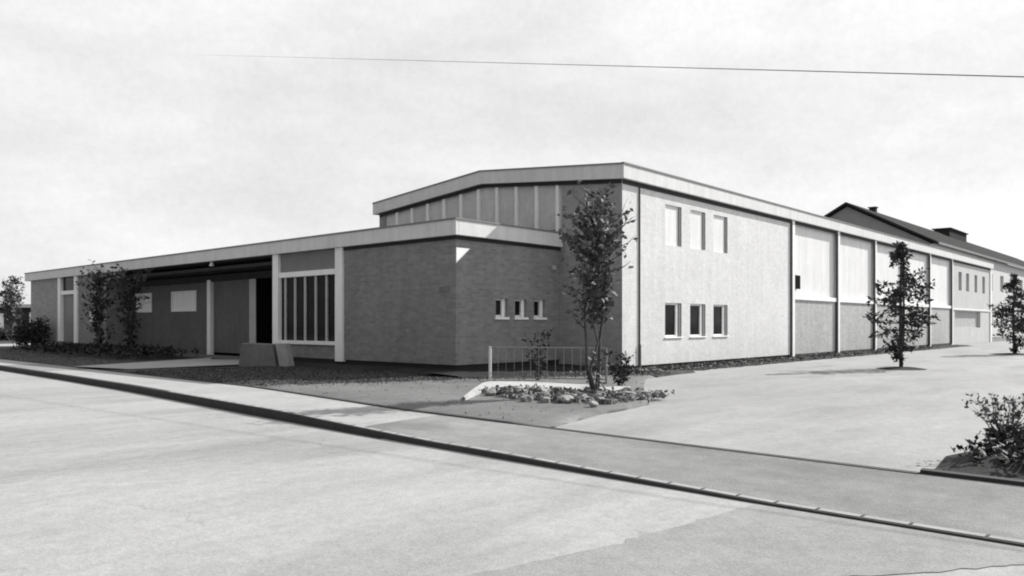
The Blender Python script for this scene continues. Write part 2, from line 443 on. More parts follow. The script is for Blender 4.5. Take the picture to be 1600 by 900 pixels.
m = MB(); m.box(-.01,.058,2.302,y1,4.262,4.42); m.build('bottom_rail', M['spandrel'], hall)
# bays between the posts of the long side
posts = [12.67,17.98,23.36,28.5,33.85,39.31]
for px in posts:
    m = MB(); m.box(px-.12,px+.12,-.06,.31,-.02,ZS+.02); m.build('post', M['white'], hall, bevel=.008)
for a, b in zip(posts, posts[1:]):
    a += .121; b -= .121
    m = MB(); m.box(a,b,.04,.3,.12,2.42); lw = m.build('lower_panel', M['panel_grey'], hall)
    m = MB(); m.box(a,b,-.03,.3,2.421,2.6); m.build('ledge', M['white'], hall, bevel=.008)
    m = MB(); nb = 6; wd = (b-a-.12)/nb
    for q in range(nb): m.box(a+.06+q*wd+.008, a+.06+(q+1)*wd-.008, .11, .13, 2.66, ZS-.06)
    m.box(a,b,.131,.2,2.601,ZS)
    m.box(a,a+.05,.09,.13,2.601,ZS); m.box(b-.05,b,.09,.13,2.601,ZS); m.box(a+.05,b-.05,.09,.13,ZS-.055,ZS); m.box(a+.05,b-.05,.09,.13,2.601,2.655)
    m.build('upper_panel', M['panel_white'], hall)
m = MB(); m.box(12.82,13.4,-.05,.089,2.88,3.45); m.build('vent_box', M['dark'], hall, bevel=.01)
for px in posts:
    m = MB(); m.tube([(px-.2,-.03,.1),(px-.2,-.03,ZS-.13)],.06,8); m.build('downpipe_and_shade', M['dark_pipe'], hall)  # added dark pipes for the shaded left sides of the posts
m = MB(); m.box(.02,HX-.4,-.028,-.001,ZS-.13,ZS-.002); m.build('eave_shade_strip', M['soffit'], hall)  # dark strip put in for the fascia's shadow line
m = MB(); m.prism([(-.045,.0,ZS-.12),(-.045,RUN,roof_z(RUN,ZS)-.12),(-.045,HY-.1,roof_z(HY-.1,ZS)-.12),(-.045,HY-.1,roof_z(HY-.1,ZS)-.002),(-.045,RUN,roof_z(RUN,ZS)-.002),(-.045,.0,ZS-.002)],(.03,0,0)); m.build('eave_shade_strip', M['soffit'], hall)  # same shadow line as a dark strip along the gable
# far end section
a, b = 39.435, HX
eh = [(x-.45, x+.45, 3.72, 5.0) for x in (41.7,43.9,46.5,49.1)] + [(40.2,48.0,1.12,2.3)]
g = MB(); wall(g, 'y', .02, .3, a, b, -.05, ZS, eh); g.build('end_wall', M['end_wall'], hall, weld=True)
for x0, x1, z0, z1 in eh:
    f = MB(); t = .06
    f.box(x0+.001,x0+t,.2,.28,z0,z1); f.box(x1-t,x1-.001,.2,.28,z0,z1); f.box(x0+t,x1-t,.2,.28,z0+.001,z0+t); f.box(x0+t,x1-t,.2,.28,z1-t,z1-.001)
    w = f.build('window', M['mull'], hall)
    p = MB(); p.box(x0+t,x1-t,.235,.25,z0+t,z1-t); p.build('pane', M['jamb_shade'] if z0 > 3 else M['panel_grey'], w)  # upper panes reuse the jamb grey
m = MB(); m.box(a,b,-.04,.019,2.36,2.45); m.build('string_course', M['white'], hall)
m = MB(); m.box(b-.4,b+.05,-.06,.018,-.05,2.355); m.box(b-.4,b+.05,-.06,.018,2.455,ZS); m.build('post', M['white'], hall)
m = MB(); m.box(b-.3,b,.302,HY,-.05,ZS); m.box(.302,b-.3,HY-.3,HY-.052,-.05,ZS); m.build('rear_wall', M['brick_hall'], hall)
# fascia and roof
O = .16
m = MB()
m.box(-O,HX+O,-O,-O+.12,ZS,ZT); m.build('fascia', M['fascia'], hall, bevel=.01)
m = MB(); m.box(-O-.02,HX+O+.02,-O-.03,-O+.12,ZT+.001,ZT+.05); m.build('roof_edge', M['cap'], hall)
def rake(y0, y1):
    m = MB(); m.prism([(-O-.003,y0,roof_z(max(0,min(HY,y0)),ZS)),(-O-.003,y1,roof_z(max(0,min(HY,y1)),ZS)),(-O-.003,y1,roof_z(max(0,min(HY,y1)),ZT)),(-O-.003,y0,roof_z(max(0,min(HY,y0)),ZT))],(.12,0,0))
    return m
rake(-O+.121,RUN).build('fascia', M['fascia'], hall); rake(RUN,HY+O).build('fascia', M['fascia'], hall)
for y0, y1 in ((-O+.121,RUN),(RUN,HY+O)):
    m = MB(); za, zb = roof_z(max(0,min(HY,y0)),ZT)+.002, roof_z(max(0,min(HY,y1)),ZT)+.002
    m.prism([(-O-.03,y0,za),(-O-.03,y1,zb),(-O-.03,y1,zb+.045),(-O-.03,y0,za+.045)],(.15,0,0)); m.build('roof_edge', M['cap'], hall)
m = MB()
m.prism([(-O+.12,-O+.125,ZS+.005),(-O+.12,RUN,ZS+(ZA-ZT)),(-O+.12,HY+O,ZS+.005),(-O+.12,HY+O,ZT-.02),(-O+.12,RUN,ZA-.02),(-O+.12,-O+.125,ZT-.02)],(HX+O,0,0))
m.build('roof', M['roofing'], hall)
m = MB(); m.tube([(.92,-.012,.75),(.92,-.012,ZS-.13)],.035,10); m.tube([(.92,-.02,.0),(.92,-.02,.76)],.05,10); m.build('downpipe_and_shade', M['dark_pipe'], hall, smooth=False)  # the actual downpipe near the corner

# ------------------------------------------------------------------ the entrance wing
D, WY0, WY1 = -4.61, 2.36, 37.24
WS, WT = 3.83, 4.25
wing = empty('entrance_wing', 'long low dark brick wing with flat pale roof edge and open porch', 'building', (D,20,0))
wing.location = (0,0,0)
g = MB(); wall(g,'x',D,D+.3,WY0,7.45,.26,WS)
g.build('brick_wall', M['brick'], wing, weld=True)
eh = [(-3.0,-2.49,1.60,2.14),(-2.16,-1.63,1.60,2.14),(-1.28,-.75,1.60,2.14)]
g = MB(); wall(g,'y',WY0+.001,WY0+.3,D+.301,0.0,.26,WS,eh); g.box(D+.0005,D+.3,WY0-.0005,WY0+.0005,.26,WS)
g.build('side_wall', M['brick'], wing, weld=True)
for x0, x1, z0, z1 in eh:
    f = MB(); t = .05
    f.box(x0+.001,x0+t,WY0+.14,WY0+.2,z0,z1); f.box(x1-.15,x1-.001,WY0+.1,WY0+.2,z0,z1); f.box(x0+t,x1-.15,WY0+.14,WY0+.2,z0+.001,z0+.06); f.box(x0+t,x1-.15,WY0+.14,WY0+.2,z1-t,z1-.001)
    w = f.build('window', M['white'], wing)
    p = MB(); p.box(x0+t,x1-.15,WY0+.16,WY0+.175,z0+.06,z1-t); p.build('pane', M['glass'], w)
    s = MB(); s.box(x0-.05,x1+.03,WY0-.06,WY0+.135,z0-.075,z0-.002); s.build('sill', M['white'], w, bevel=.008)
for bx in ((D+.05,-.001,WY0+.05,WY0+.28),(D+.05,D+.28,WY0+.281,11.2),(D+.05,D+.28,26.4,WY1-.05)):
    g = MB(); g.box(*bx,-.05,.258); g.build('plinth', M['plinth'], wing)
def post_x(y0, y1, z0, z1, x0=D-.08, x1=D+.3, m='white'):
    q = MB(); q.box(x0,x1,y0,y1,z0,z1); return q.build('post', M[m], wing, bevel=.008)
post_x(7.452,7.84,.2,WS)
post_x(11.17,11.53,.1,WS)
# tall window
m = MB(); m.box(D+.03,D+.25,7.842,11.168,3.18,WS); m.build('spandrel', M['spandrel'], wing)
fr = MB(); fr.box(D-.03,D+.2,7.842,11.168,3.0,3.178)
win = fr.build('window', M['white'], wing, bevel=.006)
for y in (8.45,9.06,9.68,10.28,10.88):
    q = MB(); q.box(D+.02,D+.1,y-.045,y+.045,.831,2.999); q.build('mullion', M['mull'], win)
q = MB(); q.box(D-.05,D+.2,7.842,11.168,.71,.83); q.build('sill', M['white'], win, bevel=.006)
q = MB(); q.box(D+.07,D+.085,7.842,11.168,.831,2.999); q.build('pane', M['glass'], win)
m = MB(); m.box(D+.02,D+.25,7.842,11.168,.26,.708); m.build('apron_wall', M['brick'], wing)
# porch
B = -3.31
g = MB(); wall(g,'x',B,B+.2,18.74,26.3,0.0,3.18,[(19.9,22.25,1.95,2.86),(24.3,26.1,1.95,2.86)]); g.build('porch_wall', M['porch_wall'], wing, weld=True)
for a, b in ((19.9,22.25),(24.3,26.1)):
    f = MB(); f.box(B-.03,B+.1,a+.001,a+.07,1.951,2.859); f.box(B-.03,B+.1,b-.07,b-.001,1.951,2.859); f.box(B-.03,B+.1,a+.07,b-.07,1.951,2.02); f.box(B-.03,B+.1,a+.07,b-.07,2.79,2.859)
    w = f.build('window', M['white'], wing)
    p = MB(); p.box(B+.02,B+.05,a+.07,b-.07,2.02,2.79); p.build('blind', M['white'], w)
q = MB(); q.box(B-.12,B+.05,18.45,18.738,0.05,3.25); q.build('post', M['white'], wing, bevel=.008)
m = MB(); m.box(B,B+.15,15.47,18.345,.2,3.18); m.build('wall_panel', M['porch_wall'], wing)
m = MB(); m.box(B-.02,B+.18,14.98,15.465,.1,3.18); m.build('post', M['mull'], wing)
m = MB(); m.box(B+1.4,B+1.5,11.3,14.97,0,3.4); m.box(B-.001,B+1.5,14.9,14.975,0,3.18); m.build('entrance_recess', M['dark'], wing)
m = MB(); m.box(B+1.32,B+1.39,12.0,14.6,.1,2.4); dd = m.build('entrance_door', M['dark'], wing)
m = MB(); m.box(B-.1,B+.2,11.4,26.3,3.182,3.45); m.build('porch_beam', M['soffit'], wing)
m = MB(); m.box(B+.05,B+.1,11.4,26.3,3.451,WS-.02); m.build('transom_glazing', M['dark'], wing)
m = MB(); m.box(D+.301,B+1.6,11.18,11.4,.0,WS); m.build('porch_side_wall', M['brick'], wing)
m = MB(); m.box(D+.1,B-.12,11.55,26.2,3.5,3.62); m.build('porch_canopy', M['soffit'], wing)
m = MB(); m.tube([(D+.02,16.05,WS-.005),(D+.02,16.05,WS-.17)],[.05,.1],10); m.build('porch_lamp', M['white'], wing)
m = MB(); m.box(D+.1,B-.02,11.54,26.3,-.03,.1); m.build('porch_step', M['concrete'], wing)
# left part of the front
g = MB(); wall(g,'x',D,D+.3,26.3,29.8,.26,WS,[(27.0,28.5,1.5,2.1)]); wall(g,'y',26.3,26.5,D+.301,B+.2,.0,WS); g.build('brick_wall', M['brick'], wing, weld=True)
f = MB(); f.box(D+.05,D+.15,27.001,27.06,1.501,2.099); f.box(D+.05,D+.15,28.44,28.499,1.501,2.099); f.box(D+.05,D+.15,27.06,28.44,1.501,1.56); f.box(D+.05,D+.15,27.06,28.44,2.04,2.099)
w = f.build('window', M['white'], wing); p = MB(); p.box(D+.09,D+.11,27.06,28.44,1.56,2.04); p.build('blind', M['white'], w)
post_x(29.802,30.2,.25,WS); post_x(32.1,32.498,.25,WS)
m = MB(); m.box(D-.04,D+.2,30.202,32.098,2.93,3.12); m.build('door_head', M['white'], wing)
m = MB(); m.box(D+.06,D+.08,30.202,32.098,3.122,WS); m.build('door_light', M['glass'], wing)
m = MB(); m.box(D+.08,D+.13,30.21,32.09,.5,2.928); dd = m.build('door', M['door'], wing)
q = MB(); q.tube([(D+.05,30.45,1.45),(D+.05,30.45,1.65)],.02,6); q.build('handle', M['iron'], dd)
m = MB(); m.box(D-.7,D+.2,30.2,32.1,-.02,.3); m.box(D-.3,D+.2,30.2,32.1,.301,.495); m.build('door_step', M['concrete'], wing)
g = MB(); wall(g,'x',D,D+.3,32.5,WY1-.301,.26,WS); g.build('end_front_wall', M['brick_end'], wing, weld=True)
g = MB(); wall(g,'y',WY1-.3,WY1-.001,D+.301,9,.0,WS); wall(g,'x',8.7,9.0,HY+.1,WY1-.301,0,WS); g.build('brick_wall', M['brick'], wing, weld=True)
# roof of the wing
m = MB(); m.box(D-.028,D-.001,WY0-.03,7.45,WS-.1,WS-.002); m.box(D,-.002,WY0-.028,WY0-.001,WS-.1,WS-.002); m.build('eave_shade_strip', M['soffit'], wing)  # dark strips painting the shadow line under the wing fascia
m = MB(); o = .17
m.box(D-o,D-o+.12,WY0-o,WY1+o,WS,WT); m.build('fascia', M['fascia'], wing, bevel=.01)
m = MB(); m.box(D-o+.121,-.07,WY0-o,WY0-o+.12,WS,WT); m.build('fascia', M['fascia'], wing, bevel=.01)
m = MB(); m.box(D-o-.03,D-o+.1,WY0-o-.03,WY1+o,WT+.001,WT+.045); m.box(D-o+.101,-.07,WY0-o-.03,WY0-o+.1,WT+.001,WT+.045); m.build('roof_edge', M['cap'], wing)
m = MB(); m.box(D-o+.122,-.025,WY0-o+.122,HY+.4,WS+.002,WT-.02); m.box(D-o+.122,9.1,HY+.401,WY1+o,WS+.002,WT-.02); m.build('roof', M['roofing'], wing)
m = MB(); m.prism([(D+.005,WY0-.001,3.5),(D+.53,WY0-.001,3.5),(D+.005,WY0-.001,3.07)],(0,-.02,0)); m.build('triangular_plate', M['white'], wing)
m = MB(); m.box(D-.02,D-.001,2.62,3.02,2.3,2.44); m.build('plaque', M['pipe'], wing)
m = MB(); m.box(-.42,-.28,WY0-.07,WY0,3.1,3.24); m.build('wall_lamp', M['mull'], wing, bevel=.015)

# ------------------------------------------------------------------ buildings behind
hs = empty('gabled_house', 'long pitched roof house with dark tiles rising behind the far end of the hall', 'house', (56,2,0)); hs.location=(0,0,0)
GX, FY, RY, RZ, EZ, GL = 56.0, 5.1, 12.5, 12.5, 8.5, 140.0
BY = 2*RY-FY
ww = [(x, x+2.0, z, z+1.9) for x in range(60, 138, 6) for z in (1.2, 5.0)]
g = MB(); wall(g,'y',FY,FY+.35,GX,GL,-.1,EZ-.1,ww); g.build('front_wall', M['house'], hs, weld=True)
for x0,x1,z0,z1 in ww[:14]:
    f = MB(); t=.08
    f.box(x0+.001,x0+t,FY+.12,FY+.22,z0,z1); f.box(x1-t,x1-.001,FY+.12,FY+.22,z0,z1); f.box(x0+t,x1-t,FY+.12,FY+.22,z0+.001,z0+t); f.box(x0+t,x1-t,FY+.12,FY+.22,z1-t,z1-.001); f.box((x0+x1)/2-.04,(x0+x1)/2+.04,FY+.12,FY+.2,z0+t,z1-t)
    w = f.build('window', M['white'], hs); p = MB(); p.box(x0+t,x1-t,FY+.23,FY+.25,z0+t,z1-t); p.build('pane', M['glass'], w)
g = MB(); g.prism([(GX,FY+.351,-.1),(GX,BY,-.1),(GX,BY,EZ-.1),(GX,RY,RZ-.15),(GX,FY+.351,EZ-.1+.1)],(.35,0,0)); g.build('gable_wall', M['gable'], hs)
g = MB(); e = .35; sl = (RZ-EZ)/(RY-FY)
g.prism([(GX-e,FY-e,EZ-e*sl),(GX-e,RY,RZ),(GX-e,BY+e,EZ-e*sl),(GX-e,BY+e,EZ-e*sl+.22),(GX-e,RY,RZ+.25),(GX-e,FY-e,EZ-e*sl+.22)],(GL-GX+e,0,0))
rf = g.build('roof', M['tiles'], hs)
g = MB(); g.box(90,99,11.6,13.4,12.0,13.3); g.box(89.8,99.2,11.4,13.6,13.301,13.42); g.build('ventilator', M['far_wall'], rf)
g = MB(); g.box(63.2,63.8,12.2,12.8,12.2,13.05); g.box(63.1,63.9,12.1,12.9,13.051,13.13); g.build('chimney', M['far_wall'], rf)
g = MB(); g.box(GX-e,GL,FY-e-.12,FY-e-.001,EZ-e*sl,EZ-e*sl+.2); g.build('gutter', M['cap'], rf)

fb = empty('distant_bungalow', 'low dark flat roofed building far off at the left edge of the street', 'building', (6,80,0)); fb.location=(0,0,0)
hw = [(-11,-8,.9,2.4),(-4,-1,.9,2.4),(3.4,5.9,.9,2.5),(8.2,9.1,.9,2.6)]
g = MB(); wall(g,'y',80,80.3,-16,14,-.1,3.1,hw); wall(g,'x',-16,-15.7,80.301,92,-.1,3.1); wall(g,'x',13.7,14,80.301,92,-.1,3.1); wall(g,'y',92.001,92.3,-16,14,-.1,3.1); g.build('wall', M['far_wall'], fb, weld=True)
g = MB(); g.box(-16.8,14.8,79.2,93,3.101,3.45); g.build('roof', M['cap'], fb)
for x0,x1,z0,z1 in hw:
    f = MB(); f.box(x0+.001,x0+.08,80.1,80.2,z0,z1); f.box(x1-.08,x1-.001,80.1,80.2,z0,z1); f.box(x0+.08,x1-.08,80.1,80.2,z1-.08,z1-.001); f.box(x0+.08,x1-.08,80.1,80.2,z0+.001,z0+.08)
    w = f.build('window', M['white'], fb); p = MB(); p.box(x0+.08,x1-.08,80.14,80.16,z0+.08,z1-.08); p.build('blind', M['white'], w)

# ------------------------------------------------------------------ planting beds (soil mounds)
def mound(name, outline, height, m, seed, n=9, noise=.06):
    """a low heap of soil inside an outline"""
    rng = random.Random(seed); g = MB()
    cx = sum(p[0] for p in outline)/len(outline); cy = sum(p[1] for p in outline)/len(outline)
    dense = []
    for (a, b) in zip(outline, outline[1:]+outline[:1]):
        for t in range(5): dense.append((a[0]+(b[0]-a[0])*t/5, a[1]+(b[1]-a[1])*t/5))
    rings = []
    for k in range(n+1):
        s = 1-k/n; h = height*(1-s**2.2)
        ring = []
        for (x, y) in dense:
            j = noise*min(1, k/2)
            ring.append((cx+(x-cx)*s+rng.uniform(-j,j)*s, cy+(y-cy)*s+rng.uniform(-j,j)*s, -.02 + h + (rng.uniform(-j,j)*.6 if k else 0)))
        rings.append(ring)
    K = len(dense)
    for a, b in zip(rings, rings[1:]):
        for i in range(K): g.quad(a[i], a[(i+1)%K], b[(i+1)%K], b[i])
    return struct(name, g, m, weld=True, smooth=True)
def cover(name, zone, count, size, m, seed, label=None, zf=lambda x,y: .05, h=.12):
    rng = random.Random(seed); g = MB()
    for _ in range(count):
        x, y = zone(rng); c = Vector((x, y, zf(x, y)))
        for _ in range(rng.randint(3,6)):
            g.leaf(c + Vector((rng.gauss(0,.06), rng.gauss(0,.06), rng.uniform(0,h))), size, rng, .6)
    return tag(g.build(name, m), kind='stuff')
mound('bed_by_wing', [(-7.4,16.6),(-5.0,16.2),(-4.66,18),(-4.66,29.6),(-5.6,29.6),(-7.2,26.5),(-7.9,22)], .32, M['soil'], 1)
cover('ground_cover', lambda r: (r.uniform(-7.4,-4.8), r.uniform(16.8,29.2)), 700, .14, M['leaf_dark'], 2, zf=lambda x,y: .16+.1*(1-abs(x+6)/1.6), h=.22)
g = MB()
mound('bed_along_hall', [(-3.2,-2.75),(-1.5,-2.1),(2.0,-1.75),(10,-1.5),(25,-1.5),(38,-1.5),(38,-.03),(20,-.03),(0,-.03),(-1.5,-.1),(-3.2,-1.6)], .0, M['soil'], 3, n=2, noise=.0)
g = MB(); xs = frange(-3.0,38,120); rng = random.Random(9)
rows = [[(x, y + rng.uniform(-.06,.06)*(0 if k == 3 else 1), z + rng.uniform(-.02,.02)) for k,(y,z) in enumerate(((-1.55-.5*max(0,(3-x)/6)**1.5,-.06),(-1.2,.03),(-.5,.03),(.02,.0)))] for x in xs]
for a, b in zip(rows, rows[1:]):
    for k in range(3): g.quad(a[k], b[k], b[k+1], a[k+1])
bpy.data.objects.remove(bpy.data.objects['bed_along_hall']); struct('bed_along_hall', g, M['soil'], weld=True, smooth=True)
cover('bedding_plants', lambda r: (-3 + 34*r.random()**1.5, r.uniform(-1.4,-.2)), 900, .08, M['leaf'], 4, zf=lambda x,y: .02, h=.06)
mound('shrub_bed', [(-11.62,-11.2),(-11.1,-11.15),(-10.3,-11.05),(-9.55,-11.25),(-9.0,-11.9),(-8.8,-13.5),(-8.8,-15.5),(-11.0,-15.5),(-11.5,-13.0)], .2, M['soil'], 5, noise=.05)
cover('ground_cover', lambda r: (r.uniform(-11.3,-9.2), r.uniform(-15.4,-11.35)), 800, .07, M['leaf_dark'], 6, zf=lambda x,y: .08+.08*max(0,1-abs(x+10.2)), h=.12)
g = MB(); pts = [(-11.68,-11.15),(-11.72,-12.2),(-11.8,-14),(-11.9,-18)]
for (a, b) in zip(pts, pts[1:]):
    g.prism([(a[0],a[1],-.1),(a[0]+.1,a[1],-.1),(a[0]+.1,a[1],.04),(a[0]+.01,a[1],.035)], (b[0]-a[0],b[1]-a[1],0))
struct('bed_kerb', g, M['kerb_dark'])

# ------------------------------------------------------------------ rock garden
mound('rock_garden_soil', [(-9.0,-2.6),(-8.2,-1.85),(-7.1,-1.0),(-6.45,-.75),(-5.95,-2.0),(-5.55,-3.2),(-5.5,-4.2),(-6.6,-5.1),(-7.7,-5.72),(-8.8,-5.9),(-9.45,-5.95),(-9.3,-4.6),(-9.3,-3.4)], .07, M['soil'], 7, noise=.04)
g = MB()
up = [(-9.66, -3.05), (-7.9, -1.66), (-6.66, -0.84), (-6.12, -1.45), (-5.99, -2.46), (-5.75, -4.06)]
lo = [(-9.79, -3.21), (-8.64, -2.48), (-7.79, -2.03), (-7.35, -2.52), (-7.2, -3.41), (-6.8, -4.75)]
def smooth(c):
    o = []
    for i in range(len(c)-1):
        a = c[max(0,i-1)]; b = c[i]; d = c[i+1]; e = c[min(len(c)-1,i+2)]
        for t in range(5):
            u = t/5; o.append(tuple(.5*((2*b[k])+(-a[k]+d[k])*u+(2*a[k]-5*b[k]+4*d[k]-e[k])*u*u+(-a[k]+3*b[k]-3*d[k]+e[k])*u**3) for k in (0,1)))
    return o + [c[-1]]
U, W_ = smooth(up), smooth(lo)
for (a, b), (c, d) in zip(zip(U, U[1:]), zip(W_, W_[1:])):
    g.quad((c[0],c[1],.085),(a[0],a[1],.085),(b[0],b[1],.085),(d[0],d[1],.085))
    g.quad((c[0],c[1],-.02),(c[0],c[1],.085),(d[0],d[1],.085),(d[0],d[1],-.02))
    g.quad((a[0],a[1],.085),(a[0],a[1],-.02),(b[0],b[1],-.02),(b[0],b[1],.085))
struct('garden_path', g, M['edging'], weld=True)

def stone_mesh(seed, r):
    rng = random.Random(seed); bm = bmesh.new(); bmesh.ops.create_icosphere(bm, subdivisions=2, radius=1)
    ax = [Vector((rng.gauss(0,1),rng.gauss(0,1),rng.gauss(0,1))).normalized() for _ in range(7)]; cut = [rng.uniform(.55,.9) for _ in ax]
    for v in bm.verts:
        for a, c in zip(ax, cut):
            d = v.co.dot(a)
            if d > c: v.co -= a*(d-c)
        v.co *= rng.uniform(.97,1.03)
    me = bpy.data.meshes.new('rockery_stone')
    bmesh.ops.scale(bm, vec=(r*1.25, r, r*.68), verts=bm.verts); bm.to_mesh(me); bm.free(); me.materials.append(M['stone']); return me
def rock_zone(r):
    P = [(-5.7,-6.5),(-4.75,-6.95),(-3.41,-7.35),(-2.52,-7.5),(-2.2,-8.0)]
    while True:
        x, y = r.uniform(-9.2,-6.4), r.uniform(-5.6,-2.35)
        lim = -7.5
        for (a, xa), (b, xb) in zip(P, P[1:]):
            if a <= y <= b: lim = xa + (xb-xa)*(y-a)/(b-a)
        if x < lim and x > -9.2 + .35*abs(y+4.2): return x, y
stones = [  # x, y, radius, label
    (-8.75,-2.85,.17,'rockery stone at the outer tip of the white path'),
    (-8.5,-2.8,.2,'broad rockery stone just inside the left bend of the white path'),
    (-8.0,-2.95,.24,'large pale stone in the left half of the rock garden'),
    (-7.65,-2.65,.15,'small stone tucked behind the large pale one in the rock garden'),
    (-8.5,-3.35,.22,'front left stone of the rock garden facing the lawn'),
    (-7.75,-3.25,.2,'pale stone near the middle of the white path'),
    (-8.1,-3.65,.25,'large front stone of the rock garden left of the leafy tree'),
    (-7.35,-3.4,.17,'small stone just behind the foot of the leafy tree'),
    (-8.55,-4.05,.2,'low front stone beside the gravel left of the tree trunk'),
    (-7.9,-4.3,.14,'small stone against the left of the leafy tree trunk'),
    (-7.45,-3.05,.16,'stone at the back of the rock garden by the white path'),
    (-7.0,-4.75,.16,'stone at the back of the rock garden behind the tree'),
    (-8.9,-4.8,.2,'front stone of the rock garden below the leafy tree'),
    (-8.2,-5.0,.22,'rounded stone right of the leafy tree trunk'),
    (-7.4,-5.1,.19,'stone at the right end of the rock garden beside the forecourt'),
    (-9.2,-5.6,.14,'small stone at the front point of the rock garden'),
    (-6.6,-4.5,.17,'stone at the back right of the rock garden near the hall corner'),
]
for i, (x, y, r, lb) in enumerate(stones):
    o = bpy.data.objects.new('rockery_stone', stone_mesh(40+i, r*.66)); COL.objects.link(o)
    o.location = (x, y, .06 + r*.15); o.rotation_euler = (0,0,i*1.3); tag(o, lb, 'stone', 'stones of the rock garden')
cover('rockery_plants', rock_zone, 250, .08, M['leaf_mid'], 8, zf=lambda x,y: .05, h=.09)
g = MB(); rng = random.Random(91)
for _ in range(230):
    x, y = rock_zone(rng); q = rng.uniform(.025,.075); c = Vector((x, y, .05+q*.3)); n = len(g.v)
    vs_ = [Vector((rng.uniform(.6,1)*a, rng.uniform(.6,1)*b, rng.uniform(.5,.9)*e))*q for a in (-1,1) for b in (-1,1) for e in (-1,1)]
    rot = Matrix.Rotation(rng.uniform(0,6.28),3,'Z') @ Matrix.Rotation(rng.gauss(0,.4),3,'X')
    g.v += [tuple(c + rot @ v) for v in vs_]
    g.f += [tuple(n+i for i in f) for f in ((0,1,3,2),(4,6,7,5),(0,4,5,1),(2,3,7,6),(0,2,6,4),(1,5,7,3))]
tag(g.build('rubble', M['stone']), kind='stuff')

# railing beside the wing corner
rl = empty('iron_railing', 'thin iron railing with one stout white post in front of the wing corner', 'railing', (-5.97,-.19,0)); rl.location = (0,0,0)
a = Vector((-6.0,-.25,0)); b = Vector((-4.75,-2.75,0)); d = b-a
q = MB(); q.tube([a+Vector((0,0,-.02)), a+Vector((0,0,.86))], .036, 10); q.build('post', M['iron'], rl)
q = MB(); q.tube([b+Vector((0,0,-.02)), b+Vector((0,0,.84))], .025, 8); q.build('post', M['rail'], rl)
q = MB(); q.tube([a+Vector((0,0,.84)), b+Vector((0,0,.84))], .013, 8); q.build('top_rail', M['rail'], rl)
q = MB(); q.tube([a+Vector((0,0,.12)), b+Vector((0,0,.12))], .014, 6); q.build('bottom_rail', M['rail'], rl)
for k in range(1, 14):
    p = a + d*k/14; q = MB(); q.tube([p+Vector((0,0,.12)), p+Vector((0,0,.84))], .005, 5); q.build('baluster', M['rail'], rl)

# concrete trough in front of the porch
tr = empty('concrete_trough', 'concrete trough with a paler leaning end slab standing before the tall window', 'trough', (-6.3,9.4,0)); tr.location=(0,0,0)
q = MB()
for s in (0,):
    A = Vector((-6.65,10.35,0)); Bv = Vector((-6.1,9.05,0)); u = (Bv-A).normalized(); n = Vector((u.y*-1, u.x, 0))*-1
    if n.x < 0: n = -n
    prof = [A+Vector((0,0,-.02)), A+Vector((0,0,.78))+u*.12, Bv+Vector((0,0,.74))-u*.12, Bv+Vector((0,0,-.02))+u*.03]
    q.prism([tuple(p) for p in prof], tuple(n*.55))
q.build('body', M['concrete'], tr, bevel=.02)
q = MB(); A = Vector((-6.03,8.9,0)); u2 = u
prof = [A+Vector((0,0,-.02)), A-u2*.17+Vector((0,0,.78)), A+u2*.2+Vector((0,0,.78)), A+u2*.38+Vector((0,0,-.02))]
q.prism([tuple(p) for p in prof], tuple(n*.3)); q.build('end_slab', M['slab'], tr, bevel=.015)

# ------------------------------------------------------------------ trees and shrubs
def bend(rng, a, b, k=5, w=.06):
    a, b = Vector(a), Vector(b); L = (b-a).length
    return [a + (b-a)*i/k + (Vector((rng.gauss(0,w), rng.gauss(0,w), rng.gauss(0,w*.3)))*L if 0 < i < k else Vector()) for i in range(k+1)]
def broadleaf(name, label, cat, base, height, lo, env, stems, twigs, leaf, per, m, seed, r0=.06, spread=.5, group=None, up=(.5,1.1), z0=0, low=0):
    """a small tree or shrub: stems, twigs that carry leaves; env(t) is the crown half-width at height share t"""
    rng = random.Random(seed); root = empty(name, label, cat, base, 0, group)
    T = MB(); C = MB(); lines = []
    for k in range(stems):
        az = 2*math.pi*(k/stems) + rng.uniform(-.4,.4); top = height*rng.uniform(.78, 1.0 if k else 1.0)
        if k == 0: top = height*.97
        tip = (math.cos(az)*spread*rng.uniform(.3,1)*env(.8), math.sin(az)*spread*rng.uniform(.3,1)*env(.8), top)
        pl = bend(rng, (math.cos(az)*r0*.6, math.sin(az)*r0*.6, -.04), tip, 7, .022)
        r = r0*(1 if k == 0 else rng.uniform(.6,.85)); T.tube(pl, [r*(1.25 if i == 0 else (1-.88*i/7)) for i in range(8)], 7); lines.append(pl)
    def at(pl, t):
        f = max(0, min(.999, t))*(len(pl)-1); i = int(f); return pl[i].lerp(pl[i+1], f-i)
    for k in range(twigs):
        t = lo + (1-lo)*rng.random()**.9
        pl = rng.choice(lines); s = at(pl, t - .08*rng.random()); az = rng.uniform(0, 6.283); e = env((s.z)/height)
        L = e*rng.uniform(.35,1.05); el = rng.uniform(*up)
        tip = s + Vector((math.cos(az)*L, math.sin(az)*L, L*math.tan(el)*.8))
        if tip.z > height*1.04: tip.z = height*rng.uniform(.9,1.03)
        tw = bend(rng, s, tip, 3, .07); T.tube(tw, [.012*height/3, .009*height/3, .006*height/3, .003*height/3], 4)
        for _ in range(per):
            u = rng.random()**.6
            c = at(tw, u) + Vector((rng.gauss(0,.05), rng.gauss(0,.05), rng.gauss(0,.05)))*height/3.5
            C.leaf(c, leaf, rng)
    for _ in range(low):    # suckers round the foot
        az = rng.uniform(0,6.283); L = rng.uniform(.05,.22); c = Vector((math.cos(az)*L, math.sin(az)*L, rng.uniform(.05,.8)))
        C.leaf(c, leaf*.8, rng)
    T.build('trunk', M['bark'], root, smooth=True); C.build('crown', m, root)
    return root
